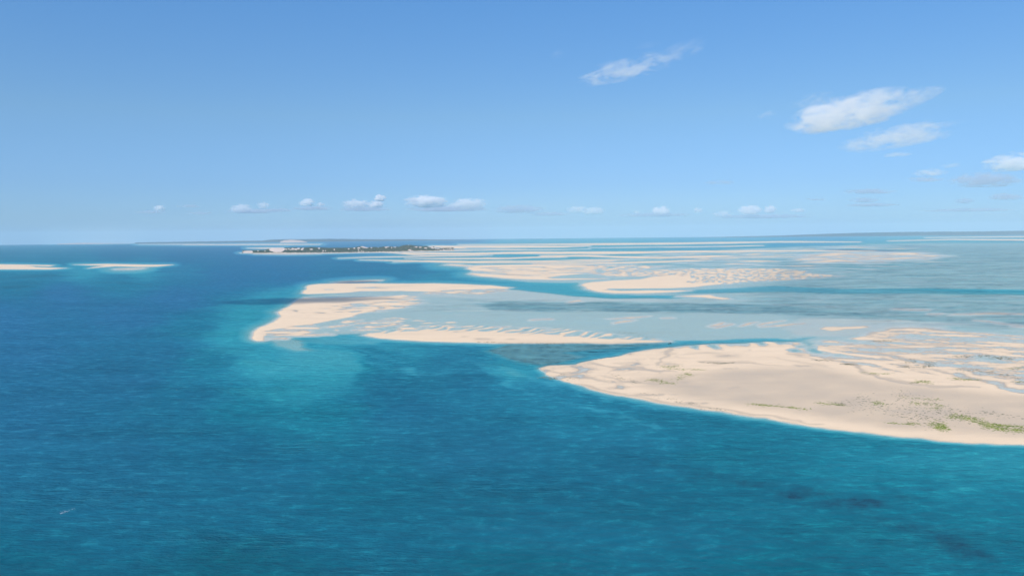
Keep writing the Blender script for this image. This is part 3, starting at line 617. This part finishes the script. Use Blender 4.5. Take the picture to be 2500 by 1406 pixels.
# the dune island
IY0, IY1 = at(850, 616)[1], None
prof = [(592,617),(602,614.6),(640,613),(655,608),(668,604.4),(688,604),(700,604.6),(750,604),(760,603),(800,605),(860,604.6),(880,601),(886,600),(895,603),(930,603),(947,600.5),(955,602),(975,602),(985,599),(997,597),(1008,598.8),(1020,600.4),(1045,600.6),(1058,602.5),(1070,605.5),(1090,607.4),(1108,609.6)]
isl_u = np.linspace(592, 1108, 260); NI = 26; VI = []
pv = np.interp(isl_u, [p[0] for p in prof], [p[1] for p in prof]) + 1.1
bs = np.interp(isl_u, [592, 640, 760, 850, 960, 1060, 1108], [617.8, 617.6, 617.4, 616.3, 614.6, 612.6, 611])
ISL = {}
for j in range(NI):
    f_ = j / (NI - 1) * 1.35
    for i, u in enumerate(isl_u):
        s, yb = px_sy(u, bs[i]); d = px_dir(u, pv[i]); L_ = yb * .16
        yr = yb + L_
        base = drop(s * yr, yr); hr = max(HCAM + d[2] / d[1] * yr - base, 1.5)
        yy = yb + L_ * f_
        g = math.sin(min(f_, 1) * math.pi / 2) ** .75 if f_ <= 1 else math.cos((f_ - 1) / .35 * math.pi / 2) ** .8
        nz = 1 + (.22 * float(fbm(np.array(u / 14.), np.array(f_ * 4.), 3, 91))) * (4 * min(f_, 1) * (1 - min(f_, 1)))
        zl = hr * g * nz
        VI.append((s * yy, yy, drop(s * yy, yy) + zl - .5))
n = len(isl_u)
Q = np.array([[j * n + i, j * n + i + 1, (j + 1) * n + i + 1, (j + 1) * n + i] for j in range(NI - 1) for i in range(n - 1)])
ISAND = simple_mat('island_sand', (.76, .60, .50), (.70, .56, .46), .01)
VI = np.array(VI)
isl = mesh_np('island', VI, Q, {}, ISAND); tag(isl, kind='structure')
GI = VI.reshape(NI, n, 3)
# where the photo shows bare sand on it: (u, v, ru, rv)
BARE = [(676,608.5,15,5.5),(887,600.6,6,2.6),(893,603,6,2),(605,615.5,9,2.6),(612,614,4,1.5),(693,607.4,2.6,1),(699,608.5,2,.8),(715,607.5,3,1.5),(722,608.5,2.5,1.3),(729,606.5,2.5,1.5),(737,608.8,2.5,1.2),(740,606,1.5,1),(760,608.5,3,.9),(779,606,2,1.2),(789,612,1.3,1.2),(795,612,1,1),(851,607.5,1.4,1),(865,606,1.8,1),(876,605.4,2.5,1.2),(907,604.4,2,1),(875,610.5,1,.7),(923,603.4,1.2,1),(948,601,3.2,1.4),(943,604,2,.8),(956,604.4,1.5,.8),(964,603,2.4,1),(973,601.4,2.6,1),(997,597.4,2,.8),(1000,610,3,.8),(1016,603,3,.8),(1026,603.6,3,.8),(1039,605.4,3,.8),(1052,603,3,1),(1056,605.5,2.5,1),(1062,605,3,.8),(1070,607.2,4,.8),(647,613,1,1.2),(630,612.6,1.3,1.2),(1048,601.6,3,.6),(816,609,1,1),(940,602.5,1,.8),(913,602.5,1.2,.6),(705,607.6,1.4,1),(709,609.6,1,1)]
def to_px(x, y, z):
    r = np.array([x, y, z - HCAM]); d = r @ FW
    return 1250 + F * (r @ RT) / d, 703 - F * (r @ UPV) / d
CROWN = simple_mat('canopy_leaves', (.035, .055, .028), (.065, .085, .04), .05)
BARK = simple_mat('bark', (.09, .07, .05), (.13, .1, .07), 1.)
def crown_np(rnd, x, y, z, r, h, V, Q, m0=6, leafy=3):
    """ragged clump: jagged dome rings plus loose leaf sprays"""
    i0 = len(V); a0 = rnd.random() * 6.28
    rings = [(.95, .12), (1.0, .45), (.62, .85)]
    for rf, hf in rings:
        for q in range(m0):
            rr_ = r * rf * rnd.uniform(.7, 1.25); an = a0 + q * 6.283 / m0 + rnd.uniform(-.2, .2)
            V.append((x + math.cos(an) * rr_, y + math.sin(an) * rr_, z + h * hf * rnd.uniform(.8, 1.2)))
    V.append((x + rnd.uniform(-.3, .3) * r, y, z + h * rnd.uniform(.95, 1.15)))
    for k in range(2):
        for q in range(m0):
            a1, b1 = i0 + k * m0 + q, i0 + k * m0 + (q + 1) % m0
            Q.append((a1, b1, b1 + m0)); Q.append((a1, b1 + m0, a1 + m0))
    for q in range(m0): Q.append((i0 + 2 * m0 + q, i0 + 2 * m0 + (q + 1) % m0, i0 + 3 * m0))
    for _ in range(leafy):
        an = rnd.random() * 6.28; c = (x + math.cos(an) * r * rnd.uniform(.5, 1.2), y + math.sin(an) * r * rnd.uniform(.5, 1.2), z + h * rnd.uniform(.3, 1.15)); k = len(V)
        for q in range(3): V.append(tuple(c[t] + rnd.uniform(-.35, .35) * r * (.6 if t == 2 else 1) for t in range(3)))
        Q.append((k, k + 1, k + 2))
rnd = random.Random(3); V = []; Q2 = []
for _ in range(26000):
    fj_ = rnd.random() ** .9 * (NI - 4); fi_ = rnd.random() * (n - 1.001)
    j, i = int(fj_), int(fi_); aj, ai = fj_ - j, fi_ - i
    p = (GI[j, i] * (1 - ai) + GI[j, i + 1] * ai) * (1 - aj) + (GI[j + 1, i] * (1 - ai) + GI[j + 1, i + 1] * ai) * aj
    pu, pvv = to_px(p[0], p[1], p[2] + 3)
    if fj_ < .25: continue
    if any(((pu - b_[0]) / (b_[2] * 1.25 + 1)) ** 2 + ((pvv - b_[1]) / (b_[3] * 1.25 + .6)) ** 2 < 1 for b_ in BARE): continue
    if pu < 620 and rnd.random() < .75: continue
    if pu > 1062 and rnd.random() < .92: continue
    if float(perlin(pu / 5., pvv / 1.1, 55)) > .62: continue
    r = rnd.uniform(4.5, 9); crown_np(rnd, p[0], p[1], p[2] - 1.5, r, r * rnd.uniform(.6, 1.0), V, Q2, 5, 2)
me = bpy.data.meshes.new('woodland'); me.from_pydata(V, [], Q2); me.materials.append(CROWN)
o = bpy.data.objects.new('woodland', me); COL.objects.link(o)
tag(o, 'dark green bush and trees covering the dune island before the horizon', 'woodland', kind='stuff')

def make_tree(x, y, z, h, r, seed, label):
    rnd = random.Random(seed)
    root = bpy.data.objects.new('tree', None); root.location = (x, y, z); COL.objects.link(root)
    tag(root, label, 'tree', 'trees standing along the right tip of the island')
    V, Q_ = [], []; m0 = 7
    for k, (hh, rr_) in enumerate([(-1, .5), (h * .25, .38), (h * .5, .3), (h * .8, .12)]):
        ox = rnd.uniform(-.4, .4) * k
        for q in range(m0): V.append((ox + math.cos(q * 6.283 / m0) * rr_, math.sin(q * 6.283 / m0) * rr_, hh))
    for k in range(3):
        for q in range(m0): Q_.append((k * m0 + q, k * m0 + (q + 1) % m0, (k + 1) * m0 + (q + 1) % m0, (k + 1) * m0 + q))
    me = bpy.data.meshes.new('trunk'); me.from_pydata(V, [], Q_); me.materials.append(BARK)
    t_ = bpy.data.objects.new('trunk', me); COL.objects.link(t_); t_.parent = root
    V, Q_ = [], []
    for _ in range(9):
        an = rnd.random() * 6.28; q = rnd.uniform(0, .7) * r
        crown_np(rnd, math.cos(an) * q, math.sin(an) * q, h * rnd.uniform(.3, .65), r * rnd.uniform(.35, .6), h * rnd.uniform(.25, .45), V, Q_, 6, 10)
    me = bpy.data.meshes.new('crown'); me.from_pydata(V, [], Q_); me.materials.append(CROWN)
    t_ = bpy.data.objects.new('crown', me); COL.objects.link(t_); t_.parent = root
TL = [(1066,610.6,20,15,'wide bushy tree, first beyond the end of the island woodland'),(1071,610.4,17,13,'low round tree between two bushier ones on the island tip'),(1075,610.2,22,15,'tall dark tree in the middle of the island tip clump'),
      (1080,609.8,20,14,'broad tree right of the tallest one on the island tip'),(1085,609.6,26,13,'tallest dark tree at the end of the island tip clump'),(1092,608.8,11,9,'small low tree on bare sand past the island clump'),(1096,608.6,12,9,'small tree beside the upright one near the end of the spit'),
      (1101,608.2,20,9,'narrow upright tree standing alone near the end of the spit'),(1106,608.0,13,6,'last small tree at the far end of the spit')]
for k, (u, v, h, r, lab) in enumerate(TL):
    x, y = at(u, v + 2); make_tree(x, y, drop(x, y) + .2, h * 1.25, r * .9, 20 + k, lab)

# ---------------------------------------------------------------- small boat in the channel
def part(name, V, Fc, mat, parent):
    me = bpy.data.meshes.new(name); me.from_pydata(V, [], Fc); me.materials.append(mat)
    o = bpy.data.objects.new(name, me); COL.objects.link(o); o.parent = parent; return o
DK = simple_mat('dark_hull', (.03, .035, .045), (.05, .05, .06), 2., .5); CV = simple_mat('canopy_cloth', (.05, .06, .08), (.07, .08, .1), 2.); MT = simple_mat('grey_metal', (.2, .2, .2), (.26, .26, .26), 4., .4)
bx, by = at(1635, 839)
boat = bpy.data.objects.new('motor_boat', None); boat.location = (bx, by, drop(bx, by)); boat.rotation_euler = (0, 0, R_(25)); COL.objects.link(boat)
tag(boat, 'small dark boat moored in the blue channel off the end of the middle sandbar', 'boat')
V = []; st = [(-3.2, .95, .75), (-2, 1.15, .75), (0, 1.2, .8), (1.8, .95, .95), (3, .4, 1.2), (3.5, .03, 1.35)]
for x, hw, sh in st: V += [(x, -hw, sh), (x, -hw * .8, .1), (x, 0, -.35), (x, hw * .8, .1), (x, hw, sh)]
Fc = [(k * 5 + q, k * 5 + q + 1, (k + 1) * 5 + q + 1, (k + 1) * 5 + q) for k in range(5) for q in range(4)] + [(0, 1, 2, 3, 4)]
nv = len(V)
for x, hw, sh in st: V += [(x, -hw * .9, sh - .35), (x, hw * .9, sh - .35)]
Fc += [(nv + 2 * k, nv + 2 * k + 1, nv + 2 * k + 3, nv + 2 * k + 2) for k in range(5)]
part('hull', V, Fc, DK, boat)
def boxg(x0, x1, y0, y1, z0, z1): return [(x0,y0,z0),(x1,y0,z0),(x1,y1,z0),(x0,y1,z0),(x0,y0,z1),(x1,y0,z1),(x1,y1,z1),(x0,y1,z1)], [(0,3,2,1),(4,5,6,7),(0,1,5,4),(1,2,6,5),(2,3,7,6),(3,0,4,7)]
V = [(x, y, 2.35 + .14 * math.cos(y * 1.3)) for x in (-1.6, 0, 1.4) for y in (-1.1, -.5, 0, .5, 1.1)]; V += [(x, y, z - .06) for x, y, z in V]
Fc = [(k * 5 + q, k * 5 + q + 1, k * 5 + q + 6, k * 5 + q + 5) for k in range(2) for q in range(4)]; Fc += [tuple(i + 15 for i in f[::-1]) for f in Fc]
part('canopy', V, Fc, CV, boat)
for px_, py_ in ((-1.5, -1), (-1.5, 1), (1.3, -.95), (1.3, .95)):
    V, Fc = boxg(px_ - .03, px_ + .03, py_ - .03, py_ + .03, .6, 2.38); part('post', V, Fc, MT, boat)
V, Fc = boxg(-3.65, -3.22, -.25, .25, -.3, 1.15); V = [(x * (1 if z > 0 else .97), y * (1 if z > 0 else .4), z) for x, y, z in V]; part('outboard_motor', V, Fc, DK, boat)
V, Fc = boxg(-.6, .1, -.4, .4, .45, 1.3); part('console', V, Fc, MT, boat)
# small breaking crest on the open sea, lower left
FOAM = simple_mat('foam', (.75, .8, .82), (.6, .7, .75), 1.)
V, Q_ = [], []; rnd = random.Random(9)
for k in range(70):
    t_ = rnd.random() ** 1.7; x, y = at(150 + 34 * t_ + rnd.gauss(0, 2.0) * (1 - t_ * .5), 1252 - 12 * t_ + rnd.gauss(0, 1.6)); r = rnd.uniform(.08, .3) * (1.1 - .7 * t_); i0_ = len(V); z = drop(x, y) + .06
    V.append((x, y, z + .2 * r))
    for q in range(5): V.append((x + math.cos(q * 1.2566) * r * 1.4 * rnd.uniform(.6, 1.2), y + math.sin(q * 1.2566) * r * rnd.uniform(.6, 1.2), z))
    for q in range(5): Q_.append((i0_, i0_ + 1 + q, i0_ + 1 + (q + 1) % 5))
me = bpy.data.meshes.new('foam'); me.from_pydata(V, [], Q_); me.materials.append(FOAM)
o = bpy.data.objects.new('foam', me); COL.objects.link(o); tag(o, 'small patch of white foam with a short trail on the open water', 'foam', kind='stuff')

# ---------------------------------------------------------------- clouds: real volumes at their height
def cloud_mat(dens, thr, scl, seed, colv=(1, 1, 1), amp=3.2):
    m_, nt = new_mat('cloud_vapour'); L = nt.links.new
    tc = N(nt, 'ShaderNodeTexCoord').outputs['Object']
    ob = N(nt, 'ShaderNodeMapping'); ob.inputs['Location'].default_value = (seed * 3.7, seed * 1.9, seed * .77); ob.inputs['Scale'].default_value = (scl[0] * .7, scl[1], scl[2]); L(tc, ob.inputs['Vector'])
    n = noise(nt, ob.outputs[0], 1.0, 6, .66, dist=.7)
    ln = N(nt, 'ShaderNodeVectorMath', operation='LENGTH')
    lm = N(nt, 'ShaderNodeMapping'); lm.inputs['Location'].default_value = (seed * 5.1, seed, seed * 2.3); L(tc, lm.inputs['Vector'])
    wn_ = noise(nt, lm.outputs[0], 1.9, 2, .5, out=1)
    sb_ = N(nt, 'ShaderNodeVectorMath', operation='SUBTRACT'); L(wn_, sb_.inputs[0]); sb_.inputs[1].default_value = (.5, .5, .5)
    sc_ = N(nt, 'ShaderNodeVectorMath', operation='SCALE'); L(sb_.outputs[0], sc_.inputs[0]); sc_.inputs['Scale'].default_value = 2.0
    ad_ = N(nt, 'ShaderNodeVectorMath', operation='ADD'); L(tc, ad_.inputs[0]); L(sc_.outputs[0], ad_.inputs[1]); L(ad_.outputs[0], ln.inputs[0])
    l0 = N(nt, 'ShaderNodeVectorMath', operation='LENGTH'); L(tc, l0.inputs[0])
    edge = math_(nt, 'MULTIPLY', math_(nt, 'SUBTRACT', 1.0, l0.outputs['Value']), 4, True)
    fall = math_(nt, 'SUBTRACT', 1.05, math_(nt, 'POWER', ln.outputs['Value'], 1.7))
    d = math_(nt, 'SUBTRACT', math_(nt, 'ADD', math_(nt, 'MULTIPLY', n, amp), math_(nt, 'MULTIPLY', fall, .85)), thr + amp * .5 - .3)
    d = math_(nt, 'MULTIPLY', math_(nt, 'MULTIPLY', d, 1.6, True), math_(nt, 'MULTIPLY', fall, 4, True))
    d = math_(nt, 'MULTIPLY', math_(nt, 'MULTIPLY', d, edge), dens)
    v = N(nt, 'ShaderNodeVolumePrincipled'); v.inputs['Color'].default_value = (*colv, 1); v.inputs['Anisotropy'].default_value = .0
    L(d, v.inputs['Density'])
    mo = N(nt, 'ShaderNodeOutputMaterial'); L(v.outputs[0], mo.inputs['Volume']); return m_
_k = [0]
def cloud_at(c, ax, hw, hd, hh, dens, thr, label, group=None, colv=(1, 1, 1), L_=150.):
    """c centre, ax long axis (unit, horizontal), half width / depth / height in metres; unit-sphere mesh scaled"""
    _k[0] += 1; sd_ = _k[0]
    bm = bmesh.new(); bmesh.ops.create_icosphere(bm, subdivisions=4, radius=1.0)
    for v in bm.verts:
        p = v.co; k = 1.0 + .10 * float(fbm(np.array(p.x * 2.3 + sd_), np.array(p.z * 2.3 + p.y * 1.7), 3, sd_))
        v.co = p * min(k, 1.08)
        if v.co.z < -.55: v.co.z = -.55 + (v.co.z + .55) * .3
    me = bpy.data.meshes.new('cloud'); bm.to_mesh(me); bm.free()
    me.materials.append(cloud_mat(dens, thr, (max(1.4, hw / L_), max(1.4, hd / L_), max(.9, hh / L_ * 1.6)), sd_, colv, 4.6 if L_ < 100 else 3.2))
    o = bpy.data.objects.new('cloud', me); COL.objects.link(o)
    o.location = c; o.rotation_euler = (0, 0, math.atan2(ax[1], ax[0])); o.scale = (hw, hd, hh)
    tag(o, label, 'cloud', group)
    return o
def cloud(p1, p2, th, dens, thr, label, alt=1200., group='clouds', dscale=1.0, colv=(1, 1, 1), L_=150.):
    """ends as photo pixels at altitude alt; th = visual thickness px"""
    P = []
    for (u, v) in (p1, p2):
        d = px_dir(u, v); k = (alt - HCAM) / d[2]; k = min(k, 30000 / d[1]); P.append(np.array([d[0] * k, d[1] * k, HCAM + d[2] * k]))
    c = (P[0] + P[1]) / 2; ax = P[1] - P[0]; ln = np.linalg.norm(ax[:2])
    hh = th / F * c[1] / 2
    hd = max(hh * 1.3, ln * .16) * dscale
    a2 = ax[:2] / ln
    o = cloud_at(c, a2, ln / 2 * 1.08, hd, hh, dens, thr, label, group, colv, L_)
    return o
SKYG = 'small clouds low above the horizon'
for p1, p2, th, dn, tr, lab in [
 ((1408,200),(1660,138),60,.010,.62,'long white cloud slanting up to the right, alone high in the middle of the sky'),
 ((1600,150),(1730,98),46,.003,.75,'faint wisp trailing off the upper end of the long slanting cloud'),
 ((1335,142),(1390,122),26,.002,.7,'tiny faint wisp high left of the long slanting cloud'),
 ((1540,118),(1620,104),22,.002,.7,'thin pale wisp just above the long slanting cloud'),
 ((1935,312),(2230,236),92,.013,.55,'largest white cloud, slanting up to the right at upper right'),
 ((2170,252),(2312,222),50,.006,.68,'thin right-hand end of the largest cloud at upper right'),
 ((1925,262),(2045,232),38,.0035,.7,'pale veil just above the left end of the largest cloud'),
 ((1850,290),(1895,270),22,.002,.7,'smallest faint wisp left of the largest cloud'),
 ((2065,362),(2350,302),60,.0055,.62,'thin grey-white cloud beneath the largest cloud at upper right'),
 ((2155,381),(2232,374),15,.012,.5,'short bright strip under the thin grey-white cloud'),
 ((2393,404),(2560,392),54,.02,.5,'bright white cloud cut by the right edge of the photo'),
 ((2225,424),(2318,420),22,.014,.5,'small bright cloud left of the one at the right edge'),
 ((2290,408),(2350,402),14,.006,.6,'faint strip just above the small bright cloud at right'),
 ]:
    cloud(p1, p2, th * 1.08, dn * .6, tr, lab, L_=115.)
LOW = [((1290,522),(1400,524),12,.003,.5,'dim grey cloud just right of the middle of the low row'),((1500,524),(1700,526),11,.003,.5,'long dim base running under the round puff'),((1740,528),(1990,530),11,.003,.5,'long dim base running under the pair of puffs'),((640,514),(720,513),10,.003,.5,'dim streak between the peaked puff and the bright puff'),((2060,502),(2200,500),9,.004,.5,'pale broken streak low in the right half of the sky'),((2240,512),(2480,515),9,.003,.5,'faint long streak lowest at the right of the sky'),((2210,441),(2310,436),14,.003,.6,'flat grey cloud under the small bright cloud at right'),((2310,444),(2500,438),40,.0028,.55,'broad grey cloud bank below the bright cloud at the right edge'),
 ((2050,472),(2190,464),14,.003,.55,'dim grey streak low above the right part of the sea'),((2070,489),(2150,489),14,.003,.55,'dim grey cloud just below the grey streak at right'),((1715,448),(1800,444),12,.002,.6,'dim flat smudge alone in the sky right of centre'),
 ((1960,487),(2020,487),6,.003,.55,'thinnest grey streak above the right part of the horizon'),((2330,493),(2380,489),16,.003,.55,'dim grey puff low near the right edge'),((2410,484),(2500,478),18,.004,.55,'grey cloud low at the right edge of the photo'),
 ((1800,520),(1862,508),20,.012,.5,'white puff, left one of a pair low right of centre'),((1864,514),(1896,510),16,.014,.5,'white puff, right one of a pair low right of centre'),((1928,515),(1968,512),10,.01,.5,'small white puff just right of the pair'),((1590,518),(1638,512),18,.014,.5,'round white puff standing alone low right of centre'),
 ((1546,520),(1566,517),7,.01,.5,'tiny white fleck left of the round puff'),((1692,516),(1718,512),11,.01,.5,'tiny white puff between the round puff and the pair'),((1735,525),(1795,521),12,.006,.5,'pale ragged puff left of the pair of puffs'),
 ((1380,514),(1440,510),16,.005,.5,'pale cloud low right of the middle of the photo'),((1418,518),(1480,514),16,.007,.5,'ragged white cloud low right of the middle'),
 ((982,500),(1100,488),26,.014,.48,'widest bright cloud in the low row left of the middle'),((1090,502),(1195,496),24,.007,.5,'ragged cloud joined to the right of the widest bright one'),((985,508),(1210,512),16,.0032,.5,'grey base beneath the widest bright cloud'),((1200,515),(1335,509),22,.003,.5,'grey shapeless cloud low in the middle of the photo'),
 ((912,486),(944,482),15,.02,.4,'topmost bright puff in the low row of clouds'),((893,501),(940,499),15,.014,.45,'bright puff directly beneath the topmost one in the low row'),((830,504),(905,494),20,.007,.5,'pale cloud just left of the topmost puff'),((820,510),(960,512),12,.0035,.5,'grey base beneath the topmost puff'),
 ((728,500),(772,490),16,.013,.48,'bright puff in the low row, left of the topmost one'),((772,502),(795,497),10,.01,.5,'small puff beside the bright puff in the low row'),((708,510),(818,508),12,.0035,.5,'grey base beneath the bright puff of the low row'),
 ((625,506),(660,497),14,.006,.5,'faint peaked puff in the left part of the low row'),((560,513),(620,506),18,.006,.5,'pale puff with a bright fleck in the left of the low row'),((545,520),(690,512),12,.0033,.5,'grey base stretching under the faint peaked puff'),((372,512),(406,506),12,.011,.5,'small white puff at the left end of the low row'),((325,519),(415,517),9,.003,.5,'grey streak under the leftmost white puff'),
 ((425,504),(495,503),9,.003,.5,'dim streak right of the leftmost puff'),((450,520),(525,522),9,.003,.5,'dim lower streak left of the pale puff'),((2395,512),(2420,510),6,.004,.5,'faint fleck low near the right edge'),((1862,500),(1895,497),5,.002,.5,'')]
for p1, p2, th, dn, tr, lab in LOW:
    if not lab: continue
    vm = (p1[1] + p2[1]) / 2; grey = dn < .0045
    cloud((p1[0], vm), (p2[0], vm), th * (1.2 if grey else 1.5), dn * (2.0 if grey else 2.2), tr + (-.06 if grey else .12), lab, 1200., SKYG, 1.0, (.78, .83, .9) if grey else (1, 1, 1), 95.)  # grey ones: shade of the cloud bases painted into the volume colour
# clouds over our heads whose shade lies on the sea and the left spit
def shade_cloud(ul, vl, ur, vr, hd, alt, dens, lab):
    a_, b_ = np.array(at(ul, vl)), np.array(at(ur, vr)); c = (a_ + b_) / 2; ax = b_ - a_; ln = np.linalg.norm(ax)
    off = np.array([SUN.x, SUN.y]) / SUN.z * alt
    cloud_at((c[0] + off[0], c[1] + off[1], alt), ax / ln, ln / 2, hd, 90, dens, .35, lab, 'clouds overhead')
shade_cloud(500,738,1000,729, 165, 1500, .012, 'cloud overhead whose shade darkens the left sand spit')
shade_cloud(800,690,925,686.5, 130, 1500, .014, 'small cloud overhead shading the rear sand spit')

# ---------------------------------------------------------------- haze
V, Fc = boxg(-106000, 106000, -106000, 106000, -1560, 820)
me = bpy.data.meshes.new('haze'); me.from_pydata(V, [], Fc)
hm, nt = new_mat('haze_air'); v = N(nt, 'ShaderNodeVolumePrincipled'); v.inputs['Color'].default_value = (.66, .88, 1, 1); v.inputs['Density'].default_value = 2.1e-5; v.inputs['Anisotropy'].default_value = -.15
mo = N(nt, 'ShaderNodeOutputMaterial'); nt.links.new(v.outputs[0], mo.inputs['Volume']); me.materials.append(hm)
hz = bpy.data.objects.new('haze', me); COL.objects.link(hz); tag(hz, kind='stuff')
